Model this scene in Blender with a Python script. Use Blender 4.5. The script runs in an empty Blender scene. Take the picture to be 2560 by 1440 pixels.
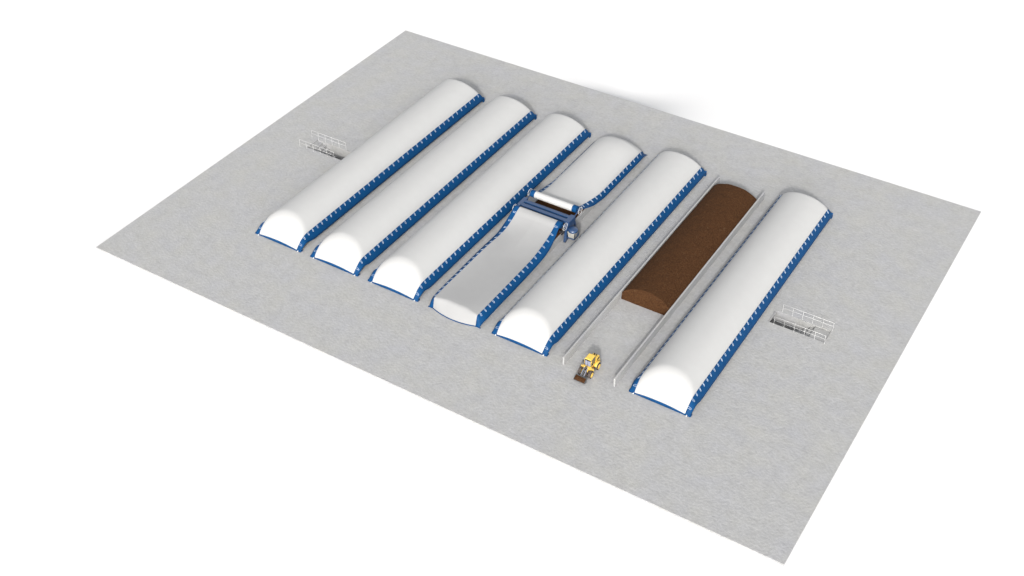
import bpy, bmesh, math, random
from mathutils import Vector, Matrix
random.seed(7)
R = math.radians
sc = bpy.context.scene
C = sc.collection

# ------------------------------------------------------------------ helpers
def obj(name, bm, mat, parent=None, smooth=False, auto=None):
    me = bpy.data.meshes.new(name)
    bm.normal_update()
    bm.to_mesh(me); bm.free()
    if smooth:
        for p in me.polygons: p.use_smooth = True
    if auto is not None:
        for p in me.polygons: p.use_smooth = True
        me.set_sharp_from_angle(angle=R(auto))
    if mat is not None: me.materials.append(mat)
    o = bpy.data.objects.new(name, me)
    C.objects.link(o)
    if parent is not None: o.parent = parent
    return o

def thing(name, label, cat, loc=(0, 0, 0), group=None):
    o = bpy.data.objects.new(name, None); C.objects.link(o)
    o.empty_display_size = 0.3
    o.location = loc
    o['label'] = label; o['category'] = cat
    if group: o['group'] = group
    return o

def tag(o, label, cat, group=None):
    o['label'] = label; o['category'] = cat
    if group: o['group'] = group
    return o

def struct(o):
    o['kind'] = 'structure'; return o

def box(bm, x0, x1, y0, y1, z0, z1, bevel=0.0):
    r = bmesh.ops.create_cube(bm, size=1.0)
    vs = r['verts']
    for v in vs:
        v.co = Vector(((x0 + x1) / 2 + v.co.x * (x1 - x0), (y0 + y1) / 2 + v.co.y * (y1 - y0), (z0 + z1) / 2 + v.co.z * (z1 - z0)))
    if bevel > 0:
        es = list({e for v in vs for e in v.link_edges})
        bmesh.ops.bevel(bm, geom=es, offset=bevel, segments=2, affect='EDGES', profile=0.5)

def hexa(bm, b, t):
    """b, t: 4 points each, counter-clockwise seen from above"""
    vb = [bm.verts.new(p) for p in b]; vt = [bm.verts.new(p) for p in t]
    bm.faces.new(vb[::-1]); bm.faces.new(vt)
    for i in range(4):
        j = (i + 1) % 4
        bm.faces.new((vb[i], vb[j], vt[j], vt[i]))

def tube(bm, pts, r, n=8, closed=False, caps=True):
    pts = [Vector(p) for p in pts]
    rings = []
    m = len(pts)
    up = Vector((0, 0, 1))
    prev = None
    for i, p in enumerate(pts):
        if closed:
            d = pts[(i + 1) % m] - pts[i - 1]
        else:
            d = pts[min(i + 1, m - 1)] - pts[max(i - 1, 0)]
        d.normalize()
        if prev is None:
            a = up if abs(d.z) < 0.95 else Vector((1, 0, 0))
            s = d.cross(a).normalized()
        else:
            s = (prev - d * prev.dot(d)).normalized()
        prev = s
        t = d.cross(s)
        rings.append([bm.verts.new(p + (s * math.cos(2 * math.pi * k / n) + t * math.sin(2 * math.pi * k / n)) * r) for k in range(n)])
    for i in range(m if closed else m - 1):
        A = rings[i]; B = rings[(i + 1) % m]
        for k in range(n):
            bm.faces.new((A[k], A[(k + 1) % n], B[(k + 1) % n], B[k]))
    if caps and not closed:
        bm.faces.new(rings[0][::-1]); bm.faces.new(rings[-1])

def cyl(bm, p0, p1, r0, r1=None, n=24):
    r1 = r0 if r1 is None else r1
    p0 = Vector(p0); p1 = Vector(p1)
    d = (p1 - p0).normalized()
    a = Vector((0, 0, 1)) if abs(d.z) < 0.95 else Vector((1, 0, 0))
    s = d.cross(a).normalized(); t = d.cross(s)
    A = [bm.verts.new(p0 + (s * math.cos(2 * math.pi * k / n) + t * math.sin(2 * math.pi * k / n)) * r0) for k in range(n)]
    B = [bm.verts.new(p1 + (s * math.cos(2 * math.pi * k / n) + t * math.sin(2 * math.pi * k / n)) * r1) for k in range(n)]
    for k in range(n):
        bm.faces.new((A[k], A[(k + 1) % n], B[(k + 1) % n], B[k]))
    bm.faces.new(A[::-1]); bm.faces.new(B)

def lathe_x(bm, prof, cx, cy, cz, n=28):
    """prof: list of (x, r); revolved about the x axis through (cy, cz)"""
    rings = []
    for x, r in prof:
        rings.append([bm.verts.new((cx + x, cy + r * math.cos(2 * math.pi * k / n), cz + r * math.sin(2 * math.pi * k / n))) for k in range(n)])
    for A, B in zip(rings, rings[1:]):
        for k in range(n):
            bm.faces.new((A[k], B[k], B[(k + 1) % n], A[(k + 1) % n]))
    bm.faces.new(rings[0]); bm.faces.new(rings[-1][::-1])

def grid(bm, rows):
    """rows: list of equal-length lists of points"""
    V = [[bm.verts.new(p) for p in r] for r in rows]
    for A, B in zip(V, V[1:]):
        for i in range(len(A) - 1):
            bm.faces.new((A[i], A[i + 1], B[i + 1], B[i]))
    return V

def interp(x, tab):
    """smooth monotone curve through the table"""
    n = len(tab)
    if x <= tab[0][0]: return tab[0][1]
    if x >= tab[-1][0]: return tab[-1][1]
    d = [(tab[i + 1][1] - tab[i][1]) / (tab[i + 1][0] - tab[i][0]) for i in range(n - 1)]
    def m(i):
        if i == 0: return d[0]
        if i == n - 1: return d[-1]
        return 0.0 if d[i - 1] * d[i] <= 0 else 2 * d[i - 1] * d[i] / (d[i - 1] + d[i])
    for i in range(n - 1):
        if x <= tab[i + 1][0]:
            h = tab[i + 1][0] - tab[i][0]; t = (x - tab[i][0]) / h
            return (tab[i][1] * (1 + 2 * t) * (1 - t) ** 2 + m(i) * h * t * (1 - t) ** 2
                    + tab[i + 1][1] * t * t * (3 - 2 * t) + m(i + 1) * h * t * t * (t - 1))

# ------------------------------------------------------------------ materials
def new_mat(name):
    m = bpy.data.materials.new(name); m.use_nodes = True
    nt = m.node_tree
    b = nt.nodes['Principled BSDF']
    return m, nt, b

def mat(name, col, rough=0.5, var=0.06, scale=4.0, metal=0.0, bump=0.0, bscale=30.0, spec=0.5, coat=0.0, second=None, detail=6.0):
    m, nt, b = new_mat(name)
    N = nt.nodes; L = nt.links
    tc = N.new('ShaderNodeTexCoord')
    no = N.new('ShaderNodeTexNoise'); no.inputs['Scale'].default_value = scale; no.inputs['Detail'].default_value = detail
    no.inputs['Roughness'].default_value = 0.6
    L.new(tc.outputs['Object'], no.inputs['Vector'])
    mp = N.new('ShaderNodeMapRange'); mp.inputs[1].default_value = 0.32; mp.inputs[2].default_value = 0.68
    L.new(no.outputs[0], mp.inputs[0])
    mx = N.new('ShaderNodeMix'); mx.data_type = 'RGBA'
    c2 = second if second else tuple(min(1, c * (1 + var)) for c in col)
    c1 = col if second else tuple(c * (1 - var) for c in col)
    mx.inputs[6].default_value = (*c1, 1); mx.inputs[7].default_value = (*c2, 1)
    L.new(mp.outputs[0], mx.inputs[0])
    L.new(mx.outputs[2], b.inputs['Base Color'])
    b.inputs['Roughness'].default_value = rough
    b.inputs['Metallic'].default_value = metal
    b.inputs['Specular IOR Level'].default_value = spec
    b.inputs['Coat Weight'].default_value = coat
    if bump > 0:
        n2 = N.new('ShaderNodeTexNoise'); n2.inputs['Scale'].default_value = bscale; n2.inputs['Detail'].default_value = 5
        L.new(tc.outputs['Object'], n2.inputs['Vector'])
        bp = N.new('ShaderNodeBump'); bp.inputs['Strength'].default_value = 1.0; bp.inputs['Distance'].default_value = bump
        L.new(n2.outputs[0], bp.inputs['Height']); L.new(bp.outputs[0], b.inputs['Normal'])
    return m

def concrete(name, base, patch=0.05, bump=0.05):
    m, nt, b = new_mat(name)
    N = nt.nodes; L = nt.links
    tc = N.new('ShaderNodeTexCoord')
    def noise(s, det, rough=0.55, dist=0.0):
        n = N.new('ShaderNodeTexNoise'); n.inputs['Scale'].default_value = s; n.inputs['Detail'].default_value = det
        n.inputs['Roughness'].default_value = rough; n.inputs['Distortion'].default_value = dist
        L.new(tc.outputs['Object'], n.inputs['Vector']); return n
    def ramp(src, a, c):
        mp = N.new('ShaderNodeMapRange'); mp.inputs[1].default_value = 0.3; mp.inputs[2].default_value = 0.7
        mp.inputs[3].default_value = a; mp.inputs[4].default_value = c
        L.new(src, mp.inputs[0]); return mp
    big = noise(0.28, 3.0)
    warm = tuple(x * k for x, k in zip(base, (1.015, 1.01, 0.985)))
    cool = tuple(x * k for x, k in zip(base, (0.985, 0.99, 1.03)))
    mx = N.new('ShaderNodeMix'); mx.data_type = 'RGBA'
    mx.inputs[6].default_value = (*warm, 1); mx.inputs[7].default_value = (*cool, 1)
    L.new(ramp(big.outputs[0], 0, 1).outputs[0], mx.inputs[0])
    mid = noise(2.3, 4.0, 0.6, 0.0); fine = noise(6.5, 3.0, 0.6)
    a = N.new('ShaderNodeMath'); a.operation = 'ADD'
    L.new(ramp(mid.outputs[0], -patch, patch).outputs[0], a.inputs[0])
    L.new(ramp(fine.outputs[0], -patch * 0.5, patch * 0.5).outputs[0], a.inputs[1])
    blot = noise(0.75, 3.0, 0.6, 0.6)
    ab = N.new('ShaderNodeMath'); ab.operation = 'ADD'
    L.new(a.outputs[0], ab.inputs[0]); L.new(ramp(blot.outputs[0], -patch * 0.75, patch * 0.75).outputs[0], ab.inputs[1])
    a2 = N.new('ShaderNodeMath'); a2.operation = 'ADD'; a2.inputs[1].default_value = 1.0
    L.new(ab.outputs[0], a2.inputs[0])
    vm = N.new('ShaderNodeVectorMath'); vm.operation = 'SCALE'
    L.new(mx.outputs[2], vm.inputs[0]); L.new(a2.outputs[0], vm.inputs['Scale'])
    L.new(vm.outputs[0], b.inputs['Base Color'])
    b.inputs['Roughness'].default_value = 0.85
    b.inputs['Specular IOR Level'].default_value = 0.25
    bn = noise(3.0, 2.5, 0.5, 0.0)
    bp = N.new('ShaderNodeBump'); bp.inputs['Strength'].default_value = 1.0; bp.inputs['Distance'].default_value = bump
    L.new(bn.outputs[0], bp.inputs['Height']); L.new(bp.outputs[0], b.inputs['Normal'])
    return m

M = {}
M['yard'] = concrete('yard concrete', (0.385, 0.385, 0.381), 0.075, 0.05)
M['wallc'] = concrete('wall concrete', (0.385, 0.385, 0.38), 0.04, 0.01)
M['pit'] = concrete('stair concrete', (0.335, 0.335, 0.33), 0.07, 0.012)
M['ground'] = mat('white ground', (0.752, 0.752, 0.752), 0.95, 0.004, 0.2, spec=0.1)
M['fabric'] = mat('white membrane', (0.478, 0.478, 0.473), 0.65, 0.012, 0.7, spec=0.25, bump=0.004, bscale=2.0)
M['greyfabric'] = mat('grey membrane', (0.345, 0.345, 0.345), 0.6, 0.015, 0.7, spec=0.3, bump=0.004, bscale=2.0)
M['blue'] = mat('blue tarpaulin', (0.004, 0.053, 0.158), 0.5, 0.08, 1.2, spec=0.12, bump=0.006, bscale=5.0)
M['cord'] = mat('white webbing', (0.52, 0.60, 0.70), 0.6, 0.03, 20)
M['steel'] = mat('blue grey painted steel', (0.014, 0.050, 0.135), 0.33, 0.06, 3.0, spec=1.0, coat=0.6)
M['steeldark'] = mat('dark machinery', (0.03, 0.03, 0.034), 0.5, 0.3, 12.0)
M['greasy'] = mat('bare metal parts', (0.28, 0.27, 0.26), 0.4, 0.2, 9.0, metal=0.6)
M['rail'] = mat('galvanised white rail', (0.66, 0.66, 0.65), 0.45, 0.03, 8.0)
M['compost'] = mat('brown compost', (0.038, 0.0158, 0.0065), 0.95, 0.0, 5.5, second=(0.080, 0.0365, 0.0150), bump=0.05, bscale=4.5, spec=0.1, detail=10)
nt = M['compost'].node_tree; N = nt.nodes; L = nt.links
fl = N.new('ShaderNodeTexNoise'); fl.inputs['Scale'].default_value = 3.2; fl.inputs['Detail'].default_value = 4
tcn = next(n for n in N if n.type == 'TEX_COORD'); L.new(tcn.outputs['Object'], fl.inputs['Vector'])
mr = N.new('ShaderNodeMapRange'); mr.inputs[1].default_value = 0.62; mr.inputs[2].default_value = 0.74; L.new(fl.outputs[0], mr.inputs[0])
fm = N.new('ShaderNodeMix'); fm.data_type = 'RGBA'; fm.inputs[7].default_value = (0.085, 0.046, 0.023, 1)
bs = N['Principled BSDF']; L.new(bs.inputs['Base Color'].links[0].from_socket, fm.inputs[6]); L.new(mr.outputs[0], fm.inputs[0]); L.new(fm.outputs[2], bs.inputs['Base Color'])
M['yellow'] = mat('yellow machine paint', (0.80, 0.54, 0.105), 0.38, 0.05, 3.0, spec=0.5)
M['orange'] = mat('orange steps', (0.55, 0.22, 0.05), 0.5, 0.05, 5.0)
M['tyre'] = mat('worn rubber', (0.085, 0.068, 0.06), 0.9, 0.2, 9.0, bump=0.02, bscale=25)
M['tyredark'] = mat('dark rubber sidewall', (0.03, 0.022, 0.022), 0.8, 0.2, 9.0)
M['silver'] = mat('silver lift arm', (0.24, 0.25, 0.29), 0.4, 0.1, 6.0, metal=0.3)
M['bucket'] = mat('grey bucket steel', (0.11, 0.115, 0.12), 0.5, 0.15, 5.0, metal=0.3)
M['black'] = mat('black plastic', (0.015, 0.014, 0.013), 0.6, 0.1, 8.0)
M['cabglass'] = mat('bluish cab glass', (0.28, 0.30, 0.38), 0.12, 0.05, 2.0, spec=0.8)
M['operglass'] = mat('pale cabin glazing', (0.42, 0.41, 0.37), 0.15, 0.12, 2.5, spec=0.8)
M['sideglass'] = mat('dim side glass', (0.10, 0.095, 0.085), 0.15, 0.1, 2.0, spec=0.7)
M['greydirt'] = mat('dark greasy frame', (0.075, 0.055, 0.045), 0.7, 0.3, 9.0)
M['seat'] = mat('dark blue seat', (0.02, 0.03, 0.08), 0.7, 0.05, 5.0)

# ------------------------------------------------------------------ setting
SX, SY = 96.53, 69.45
PITS = [(80.74, 88.0, 33.12, 35.5), (8.56, 14.95, 33.12, 35.5)]

def plane_cells(xs, ys, holes):
    bm = bmesh.new()
    vd = {}
    def V(x, y, z):
        k = (round(x, 4), round(y, 4), round(z, 4))
        if k not in vd: vd[k] = bm.verts.new((x, y, z))
        return vd[k]
    return bm, V

xs = sorted({0, SX, PITS[0][0], PITS[0][1], PITS[1][0], PITS[1][1]})
ys = sorted({0, SY, PITS[0][2], PITS[0][3]})
bm, V = plane_cells(xs, ys, PITS)
T = -0.27
for i in range(len(xs) - 1):
    for j in range(len(ys) - 1):
        cx = (xs[i] + xs[i + 1]) / 2; cy = (ys[j] + ys[j + 1]) / 2
        if any(a < cx < b and c < cy < d for a, b, c, d in PITS): continue
        q = [(xs[i], ys[j]), (xs[i + 1], ys[j]), (xs[i + 1], ys[j + 1]), (xs[i], ys[j + 1])]
        bm.faces.new([V(x, y, 0) for x, y in q])
for a, b in zip(xs, xs[1:]):
    bm.faces.new([V(a, 0, T), V(b, 0, T), V(b, 0, 0), V(a, 0, 0)])
    bm.faces.new([V(a, SY, 0), V(b, SY, 0), V(b, SY, T), V(a, SY, T)])
for a, b in zip(ys, ys[1:]):
    bm.faces.new([V(0, a, 0), V(0, b, 0), V(0, b, T), V(0, a, T)])
    bm.faces.new([V(SX, a, T), V(SX, b, T), V(SX, b, 0), V(SX, a, 0)])
struct(obj('pavement', bm, M['yard']))

# white ground, almost level with the slab at the back, with a shallow hollow added behind its rear edge to make a soft shadow
def ground_z(x, y):
    z = -0.26 + 0.235 * max(0.0, min(1.0, y / SY))
    t = y - (SY - 0.1)
    if t > -2:
        t = max(t, 0)
        g = math.exp(-((x - 41.0) / (6.5 if x < 41.0 else 8.5)) ** 2)
        k = min(t, 6.0) / 6.0
        d = 0.2 + SHADE_HOL_D * (1 - (1 - k) ** 2.0)
        if t > 6.0: d *= 0.5 + 0.5 * math.cos(math.pi * min(1.0, (t - 6.0) / 15.0))
        z -= g * d
    return z
SHADE_HOL_D = 1.8
gx = [-5000, -1500, -500, -200, -80, -30, -10, 0.1] + [5 + 2.5 * i for i in range(7)] + [22 + 0.75 * i for i in range(55)] + [66, 72, 80, 88, SX - 0.1, 110, 150, 250, 500, 1500, 5000]
gy = [-5000, -1500, -500, -250, -120, -60, -20, 0.1, 10, 20, 30, 40, 50, 60, SY - 0.1] + [SY - 0.1 + 0.35 * i for i in range(1, 30)] + [SY + 10.5 + 1.5 * i for i in range(1, 25)] + [125, 150, 200, 300, 500, 1500, 5000]
bm = bmesh.new()
GV = [[bm.verts.new((x, y, ground_z(x, y))) for y in gy] for x in gx]
for i in range(len(gx) - 1):
    for j in range(len(gy) - 1):
        if gx[i] >= 0.1 and gx[i + 1] <= SX - 0.1 and gy[j] >= 0.1 and gy[j + 1] <= SY - 0.1: continue
        bm.faces.new((GV[i][j], GV[i + 1][j], GV[i + 1][j + 1], GV[i][j + 1]))
for v in [v for v in bm.verts if not v.link_faces]: bm.verts.remove(v)
struct(obj('ground', bm, M['ground'], smooth=True))

# ------------------------------------------------------------------ sunken stairs
def stairs(pit, tops, label, toward_left, group):
    x0, x1, y0, y1 = pit
    fl = -2.3
    t = thing('sunken_stairs', label, 'stairs', ((x0 + x1) / 2, (y0 + y1) / 2, 0), group)
    t_inv = Matrix.Translation(-Vector(t.location))
    def part(name, bm, m):
        bm.transform(t_inv); return obj(name, bm, m, t)
    bm = bmesh.new()          # side walls (inner faces set 3 mm back from the slab edge)
    e = 0.003
    box(bm, x0 - 0.2, x1 + 0.2, y1 + e, y1 + 0.2, fl - 0.1, -0.005)
    part('side_wall', bm, M['pit'])
    bm = bmesh.new()
    box(bm, x0 - 0.2, x1 + 0.2, y0 - 0.2, y0 - e, fl - 0.1, -0.005)
    part('side_wall', bm, M['pit'])
    bm = bmesh.new()
    if toward_left:
        box(bm, x1 + e, x1 + 0.2, y0 - e, y1 + e, fl, -0.005)
    else:
        box(bm, x0 - 0.2, x0 - e, y0 - e, y1 + e, fl, -0.005)
    part('end_wall', bm, M['pit'])
    bm = bmesh.new()          # floor running on into the passage below the yard
    L = 6.0
    if toward_left: box(bm, x0 - L, x1, y0 - e, y1 + e, fl - 0.12, fl)
    else: box(bm, x0, x1 + L, y0 - e, y1 + e, fl - 0.12, fl)
    part('floor', bm, M['pit'])
    bm = bmesh.new()          # passage: two sides, roof, back
    if toward_left: a, b, bk = x0 - L, x0 - 0.2, x0 - L
    else: a, b, bk = x1 + 0.2, x1 + L, x1 + L
    box(bm, a, b, y1 + e, y1 + 0.2, fl - 0.1, -0.3)
    box(bm, a, b, y0 - 0.2, y0 - e, fl - 0.1, -0.3)
    box(bm, bk - 0.1, bk + 0.1, y0 - e, y1 + e, fl, -0.3)
    if toward_left: box(bm, a, x0 + 0.0, y0 - e, y1 + e, -0.32, -0.275)
    else: box(bm, x1, b, y0 - e, y1 + e, -0.32, -0.275)
    part('passage', bm, M['pit'])
    bm = bmesh.new()          # ledge over the passage opening
    if toward_left: box(bm, x0 - e, x0 + 0.2, y0 + e, y1 - e, -0.22, -0.06)
    else: box(bm, x1 - 0.2, x1 + e, y0 + e, y1 - e, -0.22, -0.06)
    part('ledge', bm, M['pit'])
    # steps: tops = list of (edge x, tread z)
    prev = x1 if toward_left else x0
    for ex, z in tops:
        bm = bmesh.new()
        a, b = (ex, prev) if toward_left else (prev, ex)
        box(bm, a, b, y0 + e, y1 - e, fl + 0.002, z)
        part('step', bm, M['pit'])
        prev = ex
    return t

ST = [(-0.13), (-0.50), (-0.90), (-1.30), (-1.75)]
stairs(PITS[0], [(86.05, ST[0]), (85.42, ST[1]), (84.79, ST[2]), (84.16, ST[3]), (83.53, ST[4])],
       'sunken concrete stairs between white rails, right of the rightmost white cover', True, 'sunken stairs')
stairs(PITS[1], [(9.47, -0.22), (10.09, ST[1]), (10.71, ST[2]), (11.33, ST[3]), (11.95, ST[4])],
       'sunken concrete stairs between white rails, partly hidden by the leftmost white cover', False, 'sunken stairs')

def handrail(x0, x1, y, n, label):
    t = thing('handrail', label, 'handrail', ((x0 + x1) / 2, y, 0), 'white pipe handrails beside the sunken stairs')
    h = 1.21
    w = (x1 - x0) / 2
    r = 0.018
    bm = bmesh.new()
    tube(bm, [(-w, 0, h), (w, 0, h)], r, 8); obj('top_rail', bm, M['rail'], t, smooth=True)
    bm = bmesh.new()
    tube(bm, [(-w, 0, 0.66), (w, 0, 0.66)], r * 0.85, 8); obj('middle_rail', bm, M['rail'], t, smooth=True)
    p0 = None
    for i in range(n):
        xx = -w + 2 * w * i / (n - 1)
        if p0 is None:
            bm = bmesh.new(); tube(bm, [(0, 0, 0), (0, 0, h + 0.01)], r * 0.9, 8)
            cyl(bm, (0, 0, 0), (0, 0, 0.012), 0.045, n=12)
            p0 = p = obj('post', bm, M['rail'], t, auto=40)
        else:
            p = p0.copy(); C.objects.link(p); p.parent = t
        p.location = (xx, 0, 0)
    return t
handrail(81.58, 88.09, 32.98, 6, 'white pipe handrail along the near side of the right hand stairs')
handrail(81.60, 88.09, 35.68, 6, 'white pipe handrail along the far side of the right hand stairs')
handrail(7.44, 13.78, 32.80, 6, 'white pipe handrail along the near side of the left hand stairs')
handrail(7.40, 13.76, 35.62, 6, 'white pipe handrail along the far side of the left hand stairs')

# ------------------------------------------------------------------ covers
NU = 40
Y0, Y1 = 13.42, 57.5
def end_ease(t, L, p=2.0):
    """0 at the end, 1 at distance L, round like a loaf"""
    if t >= L: return 1.0
    s = 1 - t / L
    return (1 - s ** p) ** (1 / p)

def smin(a, b, k):
    h = max(k - abs(a - b), 0.0) / k
    return min(a, b) - h * h * k * 0.25

def arch(u): return max(0.0, 1 - abs(u) ** 2.2) ** 0.80

class Std:
    """plain full heap"""
    y0, y1 = Y0, Y1
    def z(self, u, y):
        # an arched heap with its ends cut by sloping planes
        e = 0.14 + 0.26 * max(0.0, 1 - u * u)
        full = 1.52 + 1.68 * arch(u)
        return smin(smin(full, e + 1.22 * (y - self.y0), 1.4), e + 0.55 + 2.1 * (self.y1 - y), 1.0)
    def section(self, y):
        tf = y - self.y0; tb = self.y1 - y; t = min(tf, tb)
        zt = self.z(1.0, y)
        e1 = end_ease(t, 2.0); e2 = end_ease(t, 2.5)
        hw = 3.18 + 0.07 * e1
        bump = math.exp(-((tf - 1.35) / 0.75) ** 2)
        if tb < tf: e2 = 0.6 + 0.4 * e2
        bot = (3.80 + 0.10 * e2, 0.10 + 0.30 * e2 + 0.36 * bump)
        mid = (3.52, smin(1.11, 0.12 + 1.0 * (t if tf < tb else 0.45 + 2 * t), 0.5))
        return zt, None, hw, mid, bot
    def yoff(self, u): return 0.0

class Sheet:
    def __init__(s, y0, y1, zt, apex, hw, mid, bot, bulge=0.0):
        s.y0, s.y1, s.t, s.bulge = y0, y1, (zt, apex, hw, mid, bot), bulge
    def z(s, u, y):
        zt = interp(y, s.t[0]); ap = interp(y, s.t[1])
        v = zt + (ap - zt) * arch(u)
        if s.bulge:
            if u < 0: v += 0.42 * u * math.exp(-((y - 29.6) / 2.7) ** 2)     # hangs lower on the left
            q = max(0.0, 1 - u * u)
            f = max(0.0, 1 - (y - s.y0) / 3.0)
            v = smin(v, 0.10 + (1.5 + 3.0 * u * u * u * u) * (y - s.y0 + s.bulge * q * (1 - f)), 0.4)
        return v
    def section(s, y):
        zt, apex, hw, mid, bot = s.t
        mx, mz = interp(y, mid[0]), interp(y, mid[1])
        bx, bz = interp(y, bot[0]), interp(y, bot[1])
        return s.z(1.0, y), None, interp(y, hw), (mx, mz), (bx, bz)

def stations(y0, y1):
    s = [0, .04, .1, .2, .32] + [.45 + .15 * i for i in range(24)]
    a = [y0 + v for v in s]; b = [y1 - v for v in reversed(s)]
    n = int((b[0] - a[-1]) / 0.8)
    return a + [a[-1] + (b[0] - a[-1]) * i / n for i in range(1, n)] + b

def membrane(S, parent, ys):
    rows = []
    for y in ys:
        zt, apex, hw, mid, bot = S.section(y)
        row = []
        for i in range(NU + 1):
            u = -1 + 2 * i / NU
            u = math.sin(u * math.pi / 2) * 0.35 + u * 0.65
            yy = y
            if getattr(S, 'bulge', 0):
                f = max(0.0, 1 - (y - S.y0) / 3.0)
                yy -= S.bulge * (1 - u * u) * f
            row.append((u * hw, yy, S.z(u, y)))
        rows.append(row)
    bm = bmesh.new(); grid(bm, rows)
    return obj('membrane', bm, M['fabric'], parent, smooth=True)

def strip_line(S, y, side):
    zt, apex, hw, mid, bot = S.section(y)
    dz = S.z(side, y) - zt
    P0 = Vector((side * hw, y, zt + dz)); P1 = Vector((side * mid[0], y, mid[1] + dz)); P2 = Vector((side * bot[0], y, bot[1] + dz))
    pts = []
    for k in range(7):
        t = k / 6
        Q1 = P1 * 2 - (P0 + P2) / 2
        Q = P0 * (1 - t) ** 2 + Q1 * 2 * t * (1 - t) + P2 * t * t
        pts.append(Q)
    return pts

def strips(S, parent, ys):
    for side in (-1, 1):
        rows = [strip_line(S, y, side) for y in ys]
        if side < 0: rows = [r[::-1] for r in rows]
        bm = bmesh.new(); grid(bm, rows)
        o = obj('edge_strip', bm, M['blue'], parent, smooth=True)
        md = o.modifiers.new('thick', 'SOLIDIFY'); md.thickness = 0.03; md.offset = 1.0

def along(pts, d):
    for a, b in zip(pts, pts[1:]):
        l = (b - a).length
        if d <= l: return a + (b - a) * (d / l)
        d -= l
    return pts[-1]

LOOPS = {}
def loops(S, parent, ya, yb, s0, s1, length=0.45, w=0.07):
    yy_ = [ya]
    while True:      # the loops sit a little closer together near the front end
        st = s0 + (s1 - s0) * min(1.0, (yy_[-1] - ya) / 16.0)
        if yy_[-1] + st > yb: break
        yy_.append(yy_[-1] + st)
    for side in (1, -1):
        for y in yy_:
            # two lines of the strip around y give the true lie of the webbing
            L0 = strip_line(S, y - 0.25, side); L1 = strip_line(S, y + 0.25, side)
            base = (L0[0] + L1[0]) / 2
            def P(v, d):
                a = along(L0, d); b = along(L1, d)
                q = a + (b - a) * (0.5 + v / 0.5)
                nrm = (b - a).cross(along(L0, min(d + .1, 1.1)) - along(L0, max(d - .1, 0))).normalized()
                if nrm.z * 1.0 + nrm.x * side < 0: nrm = -nrm
                return q + nrm * 0.036
            path = []
            for d in (0.0, 0.12, 0.24, length - 0.09): path.append(P(-w, d))
            for a in (0.25, 0.5, 0.75): path.append(P(-w * math.cos(a * math.pi), length - 0.09 + 0.085 * math.sin(a * math.pi)))
            for d in (length - 0.09, 0.24, 0.12, 0.0): path.append(P(w, d))
            loc = path
            key = (side,) + tuple(round(c, 3) for p in loc for c in (p - base))
            if key in LOOPS:
                o = LOOPS[key].copy(); C.objects.link(o); o.parent = parent
            else:
                bm = bmesh.new(); tube(bm, [p - base for p in loc], 0.019, 6)
                o = obj('loop', bm, M['cord'], parent, smooth=True)
                LOOPS[key] = o
            o.location = base

def hem(S, parent, front=True):
    """blue apron between the raised white edge and the slab at an end"""
    y = S.y0 if front else S.y1
    d = -1 if front else 1
    zt, apex, hw, mid, bot = S.section(y)
    top = []; low = []
    n = 32
    for i in range(n + 1):
        u = -1 + 2 * i / n
        x = u * 3.88
        if abs(x) <= hw:
            q = x / hw
            z = S.z(q, y)
        else: z = zt
        yb = 0.0
        if getattr(S, 'bulge', 0) and front and abs(x) < hw: yb = -S.bulge * (1 - (x / hw) ** 2)
        top.append((x, y + yb + d * 0.004, z + 0.004))
        low.append((x, y + yb + d * 0.07, 0.012))
    rows = [top, [(a[0], (a[1] + b[1]) / 2 + d * .015, (a[2] + b[2]) / 2) for a, b in zip(top, low)], low]
    if not front: rows = rows[::-1]
    bm = bmesh.new(); grid(bm, rows)
    o = obj('end_hem', bm, M['blue'], parent, smooth=True)
    md = o.modifiers.new('thick', 'SOLIDIFY'); md.thickness = 0.03; md.offset = 0.0

def feet(parent, y):
    f0 = None
    for x in (-3.28, 3.44):
        if f0 is None:
            bm = bmesh.new(); cyl(bm, (0, -0.17, 0.075), (0, 0.25, 0.075), 0.072, n=14)
            f0 = o = obj('pipe_end', bm, M['rail'], parent, auto=40)
        else:
            o = f0.copy(); C.objects.link(o); o.parent = parent
        o.location = (x, y, 0)

def tabs(parent, S):
    for side in (-1, 1):
        for y, s in ((S.y0, 1), (S.y1, -1)):
            bm = bmesh.new()
            xa, xb = sorted((side * 3.78, side * 3.93))
            box(bm, xa, xb, min(y, y + s * 0.40), max(y, y + s * 0.40), 0.012, 0.16 if s > 0 else 0.34, 0.02)
            obj('corner_tab', bm, M['blue'], parent)

def copy_tree(o, parent=None):
    c = o.copy(); C.objects.link(c); c.parent = parent
    for ch in list(o.children): copy_tree(ch, c)
    return c

CX = [19.70 + 9.367 * k for k in range(7)]
GRP = 'white covers over compost heaps, laid in a row'
S = Std(); ys = stations(Y0, Y1)
proto = thing('compost_cover', 'leftmost white domed cover with blue edge, beside the left hand stairs', 'cover', (CX[0], 0, 0), GRP)
membrane(S, proto, ys); strips(S, proto, ys)
hem(S, proto, True); hem(S, proto, False); feet(proto, Y0)
tabs(proto, S)
loops(S, proto, 14.0, 56.95, 0.88, 1.15)
for k, lab in ((1, 'white domed cover with blue edge, second from left, directly right of the leftmost cover'),
               (2, 'long white domed cover with blue edge, directly left of the blue winding machine'),
               (4, 'long white domed cover with blue edge, directly left of the walled bay of compost'),
               (6, 'rightmost white domed cover with blue edge, between the walled bay and the right hand stairs')):
    c = copy_tree(proto); c.location = (CX[k], 0, 0); c['label'] = lab

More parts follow.
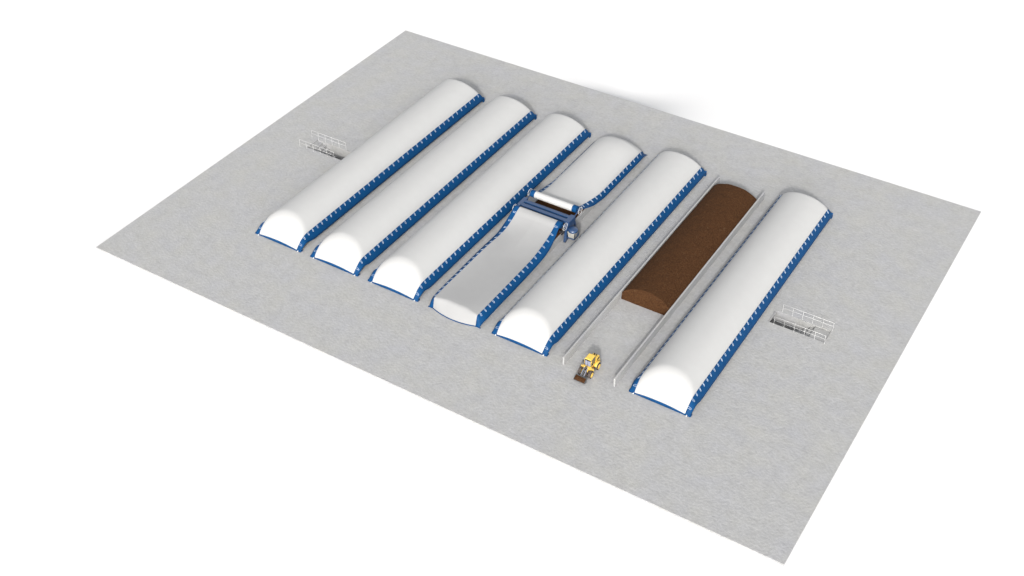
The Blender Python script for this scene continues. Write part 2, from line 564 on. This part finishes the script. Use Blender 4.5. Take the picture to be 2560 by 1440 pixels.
# the opened cover, lifted on the rollers of the winding machine
front = Sheet(13.42, 33.3,
    [(13.42, 1.50), (18, 1.55), (23, 1.55), (26, 1.60), (28, 1.76), (29.5, 1.96), (31, 2.28), (32.2, 2.74), (33.0, 3.16), (33.3, 3.21)],
    [(13.42, 1.72), (15.0, 1.66), (17, 1.52), (20, 1.38), (25, 1.30), (28, 1.55), (29.5, 1.84), (31, 2.24), (32.2, 2.73), (33.0, 3.16), (33.3, 3.21)],
    [(13.42, 3.15), (16, 3.2), (26, 3.2), (30, 3.05), (33.3, 2.9)],
    ([(13.42, 3.5), (16, 3.58), (28, 3.58), (33.3, 3.2)], [(13.42, .12), (13.75, .9), (14.6, 1.24), (18, 1.30), (26, 1.36), (28, 1.5), (29.5, 1.76), (31, 2.15), (32.2, 2.70), (33.0, 3.16), (33.3, 3.21)]),
    ([(13.42, 3.72), (15, 4.0), (28, 4.05), (33.3, 3.55)], [(13.42, .12), (14.2, .55), (16, .72), (24, .85), (27, 1.0), (29.5, 1.36), (31, 1.95), (32.2, 2.64), (33.0, 3.15), (33.3, 3.21)]),
    bulge=0.55)
rear = Sheet(38.0, 57.5,
    [(38.0, 2.42), (39.4, 1.98), (41.5, 1.55), (44, 1.28), (47, 1.24), (55.3, 1.24), (56.6, 1.0), (57.2, .62), (57.5, .1)],
    [(38.0, 2.45), (39.5, 2.30), (42, 2.28), (46, 2.45), (50, 2.72), (53.5, 2.92), (55.2, 2.80), (56.4, 2.2), (57.1, 1.3), (57.5, .3)],
    [(38.0, 2.95), (41, 3.15), (45, 3.42), (55.5, 3.42), (57.5, 3.2)],
    ([(38.0, 3.25), (45, 3.62), (57.5, 3.5)], [(38.0, 2.42), (39.5, 1.85), (42, 1.28), (45, .98), (55.5, .95), (57.5, .1)]),
    ([(38.0, 3.55), (42, 3.95), (55, 4.0), (57.5, 3.85)], [(38.0, 2.38), (39.5, 1.7), (42, .95), (45, .55), (55.5, .55), (57.5, .1)]))
c4 = thing('compost_cover', 'white cover opened midway and lifted over the rollers of the blue machine', 'cover', (CX[3], 0, 0), GRP)
fy = [y for y in stations(13.42, 33.3)]
ry = stations(38.0, 57.5)
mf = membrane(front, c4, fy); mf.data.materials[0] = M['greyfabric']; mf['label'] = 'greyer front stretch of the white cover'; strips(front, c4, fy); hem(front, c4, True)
membrane(rear, c4, ry); strips(rear, c4, ry); hem(rear, c4, False)
loops(front, c4, 14.3, 32.7, 0.90, 1.12)
loops(rear, c4, 38.5, 57.0, 1.1, 1.1)
RF = (33.35, 2.75, 0.455)      # front roll: y, z, radius
RR = (37.30, 2.88, 0.49)
for y, z, r in (RF, RR):
    bm = bmesh.new(); lathe_x(bm, [(-2.9, r), (-1.5, r * 1.004), (0, r), (1.5, r * 1.003), (2.9, r)], 0, 0, 0, 40)
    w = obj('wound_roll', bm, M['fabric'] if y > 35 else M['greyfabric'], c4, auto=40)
    w.location = (0.12 if y > 35 else 0.0, y, z)
    for s in (-1, 1):
        bm = bmesh.new()
        a, b = sorted((s * 2.9, s * 3.52))
        lathe_x(bm, [(a, r + 0.006), (b, r + 0.006)], 0, 0, 0, 40)
        obj('rolled_edge', bm, M['blue'], w, auto=40)

# ------------------------------------------------------------------ low concrete walls
def wall(x0, x1, label, group, y0=13.2, y1=56.45, h=1.22):
    t = None
    bm = bmesh.new()
    w = (x1 - x0) / 2
    box(bm, -w, w, y0, y1, 0.0, h, 0.012)
    o = obj('concrete_wall', bm, M['wallc'])
    o.location = ((x0 + x1) / 2, 0, 0.002)
    return tag(o, label, 'wall', group)
G2 = 'low concrete bay walls'
wall(63.31, 63.52, 'low concrete wall on the left of the bare brown compost heap', G2)
wall(70.08, 70.29, 'low concrete wall on the right of the bare brown compost heap', G2)
wall(CX[3] - 3.48, CX[3] - 3.27, 'low concrete wall under the left edge of the lifted white cover', G2, 15.6, 55.2, 1.06)
wall(CX[3] + 3.27, CX[3] + 3.48, 'low concrete wall showing under the right edge of the lifted white cover, beside the machine', G2, 15.6, 55.2, 1.06)

# ------------------------------------------------------------------ compost
from mathutils import noise as mn
def heap(xl, xr, yf, yb, zs, za, slope_f, slope_b, amp=0.05):
    bm = bmesh.new()
    rows = []
    nx, ny = 56, int((yb - yf) / 0.22)
    xc = (xl + xr) / 2; hw = (xr - xl) / 2
    def H(x): 
        u = (x - xc) / hw
        return zs + (za - zs) * max(0.0, 1 - abs(u) ** 2.1) ** 0.8
    for j in range(-4, ny + 5):
        row = []
        for i in range(nx + 1):
            x = xl + (xr - xl) * i / nx
            h = H(x)
            if j < 0:
                t = (j + 4) / 4; y = yf + slope_f * (h / za) * t; z = h * t
            elif j > ny:
                t = 1 - (j - ny) / 4; y = yb - slope_b * (h / za) * t; z = h * t
            else:
                ya = yf + slope_f * (h / za); yz = yb - slope_b * (h / za)
                y = ya + (yz - ya) * j / ny; z = h
            n = mn.noise(Vector((x * 0.9, y * 0.9, 3.1))) * amp + mn.noise(Vector((x * 3.1, y * 3.1, 7.7))) * amp * 0.55
            if z > 0.02: z = max(0.02, z + n)
            inner = 0 < i < nx
            row.append((x, y + (n * 0.6 if inner else 0), z + 0.004))
        rows.append(row)
    grid(bm, rows)
    # side skirts so the heap is closed against the walls
    for i in (0, nx):
        up = [r[i] for r in rows]; lo = [(p[0], p[1], 0.003) for p in up]
        grid(bm, [up, lo] if i == 0 else [lo, up])
    return bm
tag(obj('compost_heap', heap(63.54, 70.06, 27.35, 54.6, 0.98, 2.34, 0.35, 0.5), M['compost'], auto=70),
    'bare dark brown compost heap with a cut front, between two low walls', 'compost', 'compost heaps')
tag(obj('compost_heap', heap(CX[3] - 3.25, CX[3] + 3.25, 28.2, 55.0, 0.95, 1.75, 1.6, 0.8), M['compost'], auto=70),
    'brown compost heap showing under the blue machine and the lifted cover', 'compost', 'compost heaps')

# ------------------------------------------------------------------ winding machine
mc = thing('winding_machine', 'blue grey steel winding machine straddling the opened cover, with rollers and side cabin', 'machine', (CX[3] + 0.20, 35.2, 0))
def mp(name, bm, m, parent=None, **k):
    par = parent or mc
    return obj(name, bm, m, par, **k)
ZF = 2.92
for s in (-1, 1):
    bm = bmesh.new()
    if s > 0: box(bm, 3.30, 3.98, -1.0, 0.72, ZF - 0.62, ZF, 0.02)
    else: box(bm, -3.98, -3.42, -1.0, 0.85, ZF - 0.5, ZF, 0.02)
    mp('end_frame', bm, M['steel'])
bm = bmesh.new(); box(bm, -3.43, 3.31, -0.98, -0.42, ZF - 0.40, ZF - 0.012, 0.015); mp('main_beam', bm, M['steel'])
bm = bmesh.new(); box(bm, -3.43, 3.31, -0.05, 0.34, ZF - 0.34, ZF - 0.03, 0.015); mp('cross_beam', bm, M['steel'])
bm = bmesh.new(); box(bm, -3.43, 3.31, 0.42, 0.52, ZF - 0.34, ZF - 0.10, 0.01); mp('cross_beam', bm, M['steel'])
bm = bmesh.new(); box(bm, -3.43, 3.31, -0.42, -0.05, ZF - 0.46, ZF - 0.40, 0.0); mp('floor_plate', bm, M['steeldark'])
bm = bmesh.new(); cyl(bm, (-3.7, -1.28, ZF - 0.1), (-3.42, -1.28, ZF - 0.1), 0.30, n=24); mp('gear_drum', bm, M['steel'], auto=40)
for s in (-1, 1):
    # legs
    bm = bmesh.new()
    hexa(bm, [(s * 3.86 - .16, -1.9, .35), (s * 3.86 + .16, -1.9, .35), (s * 3.86 + .16, -1.42, .35), (s * 3.86 - .16, -1.42, .35)],
         [(s * 3.72 - .18, -1.02, ZF - .02), (s * 3.72 + .18, -1.02, ZF - .02), (s * 3.72 + .18, -.55, ZF - .02), (s * 3.72 - .18, -.55, ZF - .02)])
    mp('leg', bm, M['steel'])
    bm = bmesh.new()
    hexa(bm, [(s * 3.86 - .1, 1.15, .35), (s * 3.86 + .1, 1.15, .35), (s * 3.86 + .1, 1.4, .35), (s * 3.86 - .1, 1.4, .35)],
         [(s * 3.75 - .1, .5, ZF - .5), (s * 3.75 + .1, .5, ZF - .5), (s * 3.75 + .1, .75, ZF - .5), (s * 3.75 - .1, .75, ZF - .5)])
    mp('leg', bm, M['steel'])
    bm = bmesh.new(); box(bm, s * 3.86 - .14, s * 3.86 + .14, -1.95, 1.5, .22, .46, 0.02); mp('foot_beam', bm, M['steel'])
    bm = bmesh.new(); box(bm, s * 3.84 - .05, s * 3.84 + .05, -1.15, .55, .46, ZF - .5, 0.0)
    mp('side_panel', bm, M['steel'])
    for yy in (-1.6, 1.15):
        bm = bmesh.new(); cyl(bm, (s * 3.86 - .11, yy, .2), (s * 3.86 + .11, yy, .2), .195, n=20)
        mp('wheel', bm, M['steeldark'], auto=40)
    # roller arms and hand wheels
    for (ry_, rz, rr) in (RF, RR):
        yy = ry_ - 35.2
        bm = bmesh.new()
        y_in = -0.6 if yy < 0 else 0.5
        tube(bm, [(s * 3.72, y_in, ZF - .25), (s * 3.70, (y_in + yy) / 2, (ZF - .25 + rz) / 2 - .1), (s * 3.66, yy, rz)], .085, 8)
        cyl(bm, (s * 3.52, yy, rz), (s * 3.86, yy, rz), .10, n=14)
        mp('roller_arm', bm, M['steel'], auto=40)
        bm = bmesh.new()
        n = 8; x = s * 3.90; r = .56
        ring = [(x, yy + r * math.cos(2 * math.pi * (k + .5) / n), rz + r * math.sin(2 * math.pi * (k + .5) / n)) for k in range(n)]
        tube(bm, ring, .026, 6, closed=True)
        for k in range(4):
            a = math.pi * (k + .5) / 2
            tube(bm, [(x, yy, rz), (x, yy + r * .98 * math.cos(a), rz + r * .98 * math.sin(a))], .014, 6)
        mp('hand_wheel', bm, M['rail'], auto=40)
# hydraulic clutter under the near right corner
bm = bmesh.new()
box(bm, 3.25, 3.6, -1.75, -1.3, 1.35, 1.75, .03); box(bm, 3.1, 3.5, -1.45, -1.05, 1.75, 2.2, .03)
cyl(bm, (3.0, -1.7, 1.5), (3.3, -1.7, 1.5), .16); cyl(bm, (3.42, -1.9, 1.28), (3.42, -1.2, 1.28), .11)
mp('drive_motor', bm, M['steeldark'], auto=40)
bm = bmesh.new(); tube(bm, [(3.2, -1.5, 1.95), (3.35, -1.7, 2.1), (3.5, -1.6, 1.8), (3.55, -1.3, 1.6)], .05, 8)
box(bm, 3.28, 3.5, -1.62, -1.42, 1.78, 1.95, .02)
mp('valve_block', bm, M['greasy'], auto=40)
# operator cabin hung on the right side
cb = (4.55, -0.90)
bm = bmesh.new()
n = 20
def cabring(z, r, flat=1.0): return [(cb[0] + r * math.cos(2 * math.pi * k / n), cb[1] + r * flat * math.sin(2 * math.pi * k / n), z) for k in range(n)]
rings = [cabring(1.72, .66), cabring(1.90, .69), cabring(2.04, .62), cabring(2.12, .40), cabring(2.14, .10)]
V = [[bm.verts.new(p) for p in r] for r in rings]
for A, B in zip(V, V[1:]):
    for k in range(n): bm.faces.new((A[k], A[(k + 1) % n], B[(k + 1) % n], B[k]))
bm.faces.new(V[-1]); bm.faces.new(V[0][::-1])
cabin = mp('cabin', bm, M['steel'], auto=45)
def sub(name, bm, m, **k): return obj(name, bm, m, cabin, **k)
bm = bmesh.new()
hexa(bm, [(cb[0] - .44, cb[1] - .44, .80), (cb[0] + .44, cb[1] - .44, .80), (cb[0] + .44, cb[1] + .44, .80), (cb[0] - .44, cb[1] + .44, .80)],
     [(cb[0] - .54, cb[1] - .54, 1.74), (cb[0] + .54, cb[1] - .54, 1.74), (cb[0] + .54, cb[1] + .54, 1.74), (cb[0] - .54, cb[1] + .54, 1.74)])
sub('window', bm, M['operglass'])
for sx in (-1, 1):
    for sy in (-1, 1):
        bm = bmesh.new(); tube(bm, [(cb[0] + sx * .45, cb[1] + sy * .45, .76), (cb[0] + sx * .55, cb[1] + sy * .55, 1.75)], .045, 6)
        sub('corner_post', bm, M['steeldark'], smooth=True)
bm = bmesh.new(); box(bm, cb[0] - .52, cb[0] + .52, cb[1] - .52, cb[1] + .52, .66, .81, .03); sub('cabin_floor', bm, M['steel'])
bm = bmesh.new(); box(bm, 3.88, cb[0] - .4, cb[1] - .18, cb[1] + .18, .68, .78, .0)
box(bm, 3.88, cb[0] - .45, cb[1] - .12, cb[1] + .12, 1.76, 1.9, .0)
sub('bracket', bm, M['steel'])
bm = bmesh.new(); box(bm, cb[0] + .54, cb[0] + .62, cb[1] + .25, cb[1] + .5, .85, 1.4, .02); sub('control_box', bm, M['steel'])

# ------------------------------------------------------------------ wheel loader (heading towards -y)
ld = thing('wheel_loader', 'small yellow wheel loader with a grey bucket, parked at the open end of the bay', 'loader', (66.5, 13.62, 0))
ld.rotation_euler = (0, 0, R(0))
def lp(name, bm, m, parent=None, **k): return obj(name, bm, m, parent or ld, **k)
# chassis
bm = bmesh.new()
box(bm, -.36, .36, -1.05, -.15, .38, .80, .03)
box(bm, -.17, .17, -.2, .25, .40, .66, .02)
box(bm, -.40, .40, .2, 1.75, .36, .82, .03)
lp('chassis', bm, M['greydirt'])
# front fenders with the arm pivots
for s in (-1, 1):
    bm = bmesh.new()
    hexa(bm, [(s * .60 - .2, -.20, .72), (s * .60 + .2, -.20, .72), (s * .60 + .2, -.02, .72), (s * .60 - .2, -.02, .72)],
         [(s * .60 - .2, -.34, 1.06), (s * .60 + .2, -.34, 1.06), (s * .60 + .2, -.10, 1.08), (s * .60 - .2, -.10, 1.08)])
    box(bm, min(s * .2, s * .44), max(s * .2, s * .44), -.30, -.08, .74, .98, .02)
    lp('front_fender', bm, M['yellow'])
bm = bmesh.new()
for s in (-1, 1):
    hexa(bm, [(s * .25 - .045, -.75, .78), (s * .25 + .045, -.75, .78), (s * .25 + .045, -.2, .78), (s * .25 - .045, -.2, .78)],
         [(s * .25 - .045, -.50, 1.30), (s * .25 + .045, -.50, 1.30), (s * .25 + .045, -.25, 1.30), (s * .25 - .045, -.25, 1.30)])
lp('arm_tower', bm, M['yellow'])
# engine hood
bm = bmesh.new()
hexa(bm, [(-.46, .80, .80), (.46, .80, .80), (.46, 1.98, .80), (-.46, 1.98, .80)],
     [(-.43, .80, 1.58), (.43, .80, 1.58), (.42, 1.92, 1.46), (-.42, 1.92, 1.46)])
bmesh.ops.bevel(bm, geom=list(bm.edges), offset=.05, segments=3, affect='EDGES')
hood = lp('engine_hood', bm, M['yellow'], auto=40)
bm = bmesh.new(); box(bm, -.28, .28, 1.95, 2.0, .88, 1.30, .0)
for k in range(5): box(bm, -.28, .28, 1.99, 2.012, .90 + .06 * k, .93 + .06 * k)
lp('grille', bm, M['black'], hood)
bm = bmesh.new(); cyl(bm, (.2, 1.62, 1.44), (.2, 1.62, 1.72), .06, n=12); lp('exhaust_pipe', bm, M['black'], hood, auto=40)
bm = bmesh.new(); cyl(bm, (-.12, 1.66, 1.44), (-.12, 1.66, 1.56), .06, n=12); cyl(bm, (-.12, 1.66, 1.56), (-.12, 1.66, 1.64), .09, n=12)
lp('air_filter', bm, M['black'], hood, auto=40)
bm = bmesh.new(); box(bm, -.46, .46, 1.84, 2.08, .40, .80, .05); lp('counterweight', bm, M['yellow'])
# rear fenders
for s in (-1, 1):
    bm = bmesh.new()
    prof = [(.52, .80), (.62, .98), (.82, 1.08), (1.10, 1.08), (1.36, 1.04), (1.52, .92)]
    rows = [[(s * .42, y, z) for y, z in prof], [(s * .80, y, z) for y, z in prof]]
    if s > 0: rows = rows[::-1]
    grid(bm, rows)
    o = lp('rear_fender', bm, M['yellow'], smooth=True)
    md = o.modifiers.new('thick', 'SOLIDIFY'); md.thickness = .05; md.offset = 1.0
    bm = bmesh.new(); cyl(bm, (s * .36, 1.93, 1.2), (s * .36, 1.99, 1.2), .05, n=12); lp('tail_lamp', bm, M['orange'], auto=40)
# cab
bm = bmesh.new(); box(bm, -.42, .42, -.12, .80, .80, 1.12, .03)
cab = lp('cab', bm, M['yellow'])
bm = bmesh.new()
hexa(bm, [(-.42, -.15, 2.12), (.42, -.15, 2.12), (.42, .88, 2.12), (-.42, .88, 2.12)],
     [(-.38, -.10, 2.24), (.38, -.10, 2.24), (.38, .84, 2.24), (-.38, .84, 2.24)])
bmesh.ops.bevel(bm, geom=list(bm.edges), offset=.03, segments=2, affect='EDGES')
lp('roof', bm, M['yellow'], cab, auto=40)
for sx in (-1, 1):
    for ya, yb in ((-.10, -.15), (.36, .36), (.78, .80)):
        bm = bmesh.new(); tube(bm, [(sx * .40, ya, 1.10), (sx * .41, yb, 2.14)], .035, 6)
        lp('cab_post', bm, M['yellow'] if ya < .3 else M['black'], cab, smooth=True)
def pane(p):
    bm = bmesh.new(); c = sum((Vector(q) for q in p), Vector()) / 4
    a, b, cc, d = [Vector(q) for q in p]
    nrm = (b - a).cross(d - a).normalized() * .012
    hexa(bm, [q - nrm for q in (a, b, cc, d)], [q + nrm for q in (a, b, cc, d)])
    return bm
lp('windscreen', pane([(-.37, -.10, 1.13), (.37, -.10, 1.13), (.37, -.145, 2.11), (-.37, -.145, 2.11)]), M['cabglass'], cab)
lp('rear_window', pane([(-.37, .79, 1.13), (.37, .79, 1.13), (.37, .80, 2.11), (-.37, .80, 2.11)]), M['cabglass'], cab)
for sx in (-1, 1):
    lp('side_window', pane([(sx * .405, -.07, 1.13), (sx * .405, .33, 1.13), (sx * .41, .33, 2.11), (sx * .41, -.11, 2.11)]), M['sideglass'], cab)
    lp('side_window', pane([(sx * .405, .39, 1.13), (sx * .405, .75, 1.13), (sx * .41, .77, 2.11), (sx * .41, .39, 2.11)]), M['sideglass'], cab)
    bm = bmesh.new(); tube(bm, [(sx * .41, -.14, 1.75), (sx * .58, -.2, 1.78)], .015, 6); box(bm, sx * .62 - .06, sx * .62 + .06, -.23, -.19, 1.62, 1.9, .01)
    lp('mirror', bm, M['black'], cab)
    # ladder
    bm = bmesh.new()
    for yy in (-.02, .34): tube(bm, [(sx * .60, yy, .42), (sx * .52, yy, 1.05)], .022, 6)
    for k in range(3): tube(bm, [(sx * (.595 - .03 * k), -.02, .48 + .22 * k), (sx * (.595 - .03 * k), .34, .48 + .22 * k)], .02, 6)
    lp('ladder', bm, M['orange'])
bm = bmesh.new(); tube(bm, [(.0, -.16, 1.15), (.0, -.19, 2.0)], .016, 6); lp('wiper', bm, M['seat'], cab)
bm = bmesh.new(); box(bm, -.36, .36, -.175, -.145, 1.98, 2.11, .0); lp('sun_strip', bm, M['black'], cab)
for sx in (-1, 1):
    bm = bmesh.new(); tube(bm, [(sx * .375, -.135, 1.12), (sx * .375, -.175, 2.1)], .018, 6); lp('screen_seal', bm, M['black'], cab)
    bm = bmesh.new(); xa, xb = sorted((sx * .455, sx * .47)); box(bm, xa, xb, 1.30, 1.80, 1.12, 1.38, .0); lp('side_grille', bm, M['black'], hood)
    bm = bmesh.new(); xa, xb = sorted((sx * .40, sx * .60)); box(bm, xa, xb, -.02, .42, .50, .86, .02); lp('side_tank', bm, M['greydirt'])
# head lamps
for sx in (-1, 1):
    bm = bmesh.new(); cyl(bm, (sx * .66, -.34, 1.15), (sx * .66, -.26, 1.15), .045, n=14); box(bm, sx * .66 - .02, sx * .66 + .02, -.30, -.26, 1.04, 1.12)
    lp('headlight', bm, M['silver'], auto=40)
# wheels
def wheel():
    r = .46; w = .19
    bm = bmesh.new()
    lathe_x(bm, [(-w, .25), (-w, .34), (-w * .95, .41), (-w * .7, r - .005), (-w * .3, r), (w * .3, r), (w * .7, r - .005), (w * .95, .41), (w, .34), (w, .25)], 0, 0, 0, 30)
    for k in range(22):
        a = 2 * math.pi * k / 22
        for sgn in (-1, 1):
            a2 = a + (.07 if sgn > 0 else 0)
            c0 = Vector((sgn * .02, math.cos(a2) * (r + .006), math.sin(a2) * (r + .006)))
            c1 = Vector((sgn * w * .9, math.cos(a2 + .16) * (r - .01), math.sin(a2 + .16) * (r - .01)))
            tube(bm, [c0, c1], .022, 4)
    ty = obj('tyre', bm, M['tyre'], None, auto=40)
    ty.data.materials.append(M['tyredark'])
    for p in ty.data.polygons:
        if abs(p.normal.x) > .6 and abs(p.center.x) > .15: p.material_index = 1
    bm = bmesh.new()
    lathe_x(bm, [(-w - .035, .0001), (-w - .033, .09), (-w - .010, .12), (-w - .008, .26), (-w - .022, .30), (-w - .008, .33), (-w + .04, .30), (w - .04, .30), (w + .008, .33), (w + .022, .30), (w + .008, .26), (w + .010, .12), (w + .033, .09), (w + .035, .0001)], 0, 0, 0, 28)
    return ty, bm
w0 = None
for y in (-.60, 1.10):
    for s in (-1, 1):
        if w0 is None:
            w0, bmr = wheel(); w0.name = 'wheel'
            w0.parent = ld
            rim = obj('rim', bmr, M['yellow'], w0, auto=50)
            w = w0
        else:
            w = copy_tree(w0, ld)
        w.location = (s * .66, y, .475)
# lift arms, linkage and bucket
for s in (-1, 1):
    bm = bmesh.new()
    pts = [Vector((s * .20, -.40, 1.20)), Vector((s * .20, -.85, .98)), Vector((s * .20, -1.60, .42))]
    hexa(bm, [(p.x - .05, p.y, p.z - .10) for p in (pts[0],)] + [(pts[1].x - .05, pts[1].y, pts[1].z - .12), (pts[1].x - .05, pts[1].y, pts[1].z + .1), (pts[0].x - .05, pts[0].y, pts[0].z + .08)],
         [(pts[0].x + .05, pts[0].y, pts[0].z - .10), (pts[1].x + .05, pts[1].y, pts[1].z - .12), (pts[1].x + .05, pts[1].y, pts[1].z + .1), (pts[0].x + .05, pts[0].y, pts[0].z + .08)])
    hexa(bm, [(pts[1].x - .048, pts[1].y, pts[1].z - .118), (pts[2].x - .048, pts[2].y, pts[2].z - .08), (pts[2].x - .048, pts[2].y, pts[2].z + .08), (pts[1].x - .048, pts[1].y, pts[1].z + .098)],
         [(pts[1].x + .048, pts[1].y, pts[1].z - .118), (pts[2].x + .048, pts[2].y, pts[2].z - .08), (pts[2].x + .048, pts[2].y, pts[2].z + .08), (pts[1].x + .048, pts[1].y, pts[1].z + .098)])
    bmesh.ops.recalc_face_normals(bm, faces=bm.faces)
    lp('lift_arm', bm, M['silver'])
bm = bmesh.new()
tube(bm, [(0, -.35, 1.30), (0, -.75, 1.20)], .06, 10); tube(bm, [(0, -.75, 1.20), (0, -1.1, .98)], .03, 8)
tube(bm, [(0, -1.1, 1.02), (0, -1.60, .68)], .04, 8); box(bm, -.05, .05, -1.2, -1.0, .70, 1.06, .01)
lp('tilt_ram', bm, M['bucket'], auto=40)
bm = bmesh.new(); tube(bm, [(-.24, -.86, .96), (.24, -.86, .96)], .05, 10); lp('cross_tube', bm, M['silver'], smooth=True)
prof = [(-2.22, .40), (-2.12, .23), (-1.92, .13), (-1.74, .16), (-1.62, .34), (-1.60, .54), (-1.63, .74)]
bw = .70
bm = bmesh.new()
rows = [[(x, y, z) for y, z in prof] for x in (-bw, -bw / 3, bw / 3, bw)]
grid(bm, rows)
bucket = lp('bucket', bm, M['bucket'])
md = bucket.modifiers.new('thick', 'SOLIDIFY'); md.thickness = .035; md.offset = 0.0
for s in (-1, 1):
    bm = bmesh.new()
    A = [bm.verts.new((s * (bw + .004), y, z)) for y, z in prof]; B = [bm.verts.new((s * (bw + .034), y, z)) for y, z in prof]
    bm.faces.new(A); bm.faces.new(B[::-1])
    for i in range(len(A)):
        j = (i + 1) % len(A); bm.faces.new((A[i], B[i], B[j], A[j]))
    bmesh.ops.recalc_face_normals(bm, faces=bm.faces)
    lp('bucket_side', bm, M['bucket'], bucket)
bm = bmesh.new()
rows = []
for j in range(13):
    t = j / 12; y = -2.20 + .54 * t; row = []
    for i in range(25):
        u = -1 + 2 * i / 24; x = u * (bw - .02)
        z = .39 + .29 * t + .10 * (1 - u * u) * math.sin(math.pi * t) + mn.noise(Vector((x * 7, y * 7, 1))) * .035
        row.append((x, y, z))
    rows.append(row)
grid(bm, rows)
low = [(r[0], r[1], .2) for r in ()]
base = [[(x * .98, min(-1.68, max(-2.08, y)), .26) for x, y, z in r] for r in rows]
ring = lambda G: G[0] + [r[-1] for r in G[1:]] + G[-1][-2::-1] + [r[0] for r in G[-2:0:-1]]
ra, rb = ring(rows), ring(base)
va = [bm.verts.new(p) for p in ra]; vb = [bm.verts.new(p) for p in rb]
for i in range(len(va)):
    j = (i + 1) % len(va); bm.faces.new((va[i], vb[i], vb[j], va[j]))
bmesh.ops.remove_doubles(bm, verts=bm.verts, dist=.0005)
bmesh.ops.recalc_face_normals(bm, faces=bm.faces)
lo = tag(obj('compost_load', bm, M['compost'], auto=70), 'brown compost filling the bucket of the yellow wheel loader', 'compost')
lo.location = (66.5, 13.62, 0)

# ------------------------------------------------------------------ light, sky, camera
SUN_EL, SUN_AZ = 28.3, 22.5
sd = Vector((math.cos(R(SUN_EL)) * math.sin(R(SUN_AZ)), -math.cos(R(SUN_EL)) * math.cos(R(SUN_AZ)), math.sin(R(SUN_EL))))
sun = bpy.data.lights.new('sun', 'SUN'); sun.energy = 1.6; sun.angle = R(4.0); sun.color = (1.0, 0.965, 0.92)
so = bpy.data.objects.new('sun', sun); C.objects.link(so)
so.rotation_euler = (-sd).to_track_quat('-Z', 'Y').to_euler(); so.location = (60, -40, 80)
w = bpy.data.worlds.new('World'); sc.world = w; w.use_nodes = True
nt = w.node_tree; bg = nt.nodes['Background']
sky = nt.nodes.new('ShaderNodeTexSky'); sky.sky_type = 'NISHITA'; sky.sun_disc = False
sky.sun_elevation = R(SUN_EL); sky.sun_rotation = math.atan2(sd.x, sd.y)
sky.air_density = 1.0; sky.dust_density = 3.0; sky.ozone_density = 1.0
hs = nt.nodes.new('ShaderNodeHueSaturation'); hs.inputs['Saturation'].default_value = 0.12   # thin white overcast
nt.links.new(sky.outputs[0], hs.inputs['Color']); nt.links.new(hs.outputs[0], bg.inputs['Color'])
bg.inputs['Strength'].default_value = 0.15

cam = bpy.data.cameras.new('camera'); co = bpy.data.objects.new('camera', cam); C.objects.link(co)
cam.sensor_width = 36.0; cam.lens = 43.2106; cam.clip_end = 20000; cam.clip_start = 0.5
rot = Matrix(((0.84776765, -0.34095204, 0.40625328), (0.53036677, 0.54651286, -0.64810091), (-0.00105131, 0.76490222, 0.64414555)))
co.matrix_world = Matrix.Translation((113.924, -78.709, 100.0)) @ rot.to_4x4()
sc.camera = co
sc.view_settings.view_transform = 'Standard'; sc.view_settings.look = 'None'
sc.view_settings.gamma = 1.0; sc.view_settings.use_curve_mapping = False
sc.view_settings.exposure = 0.60
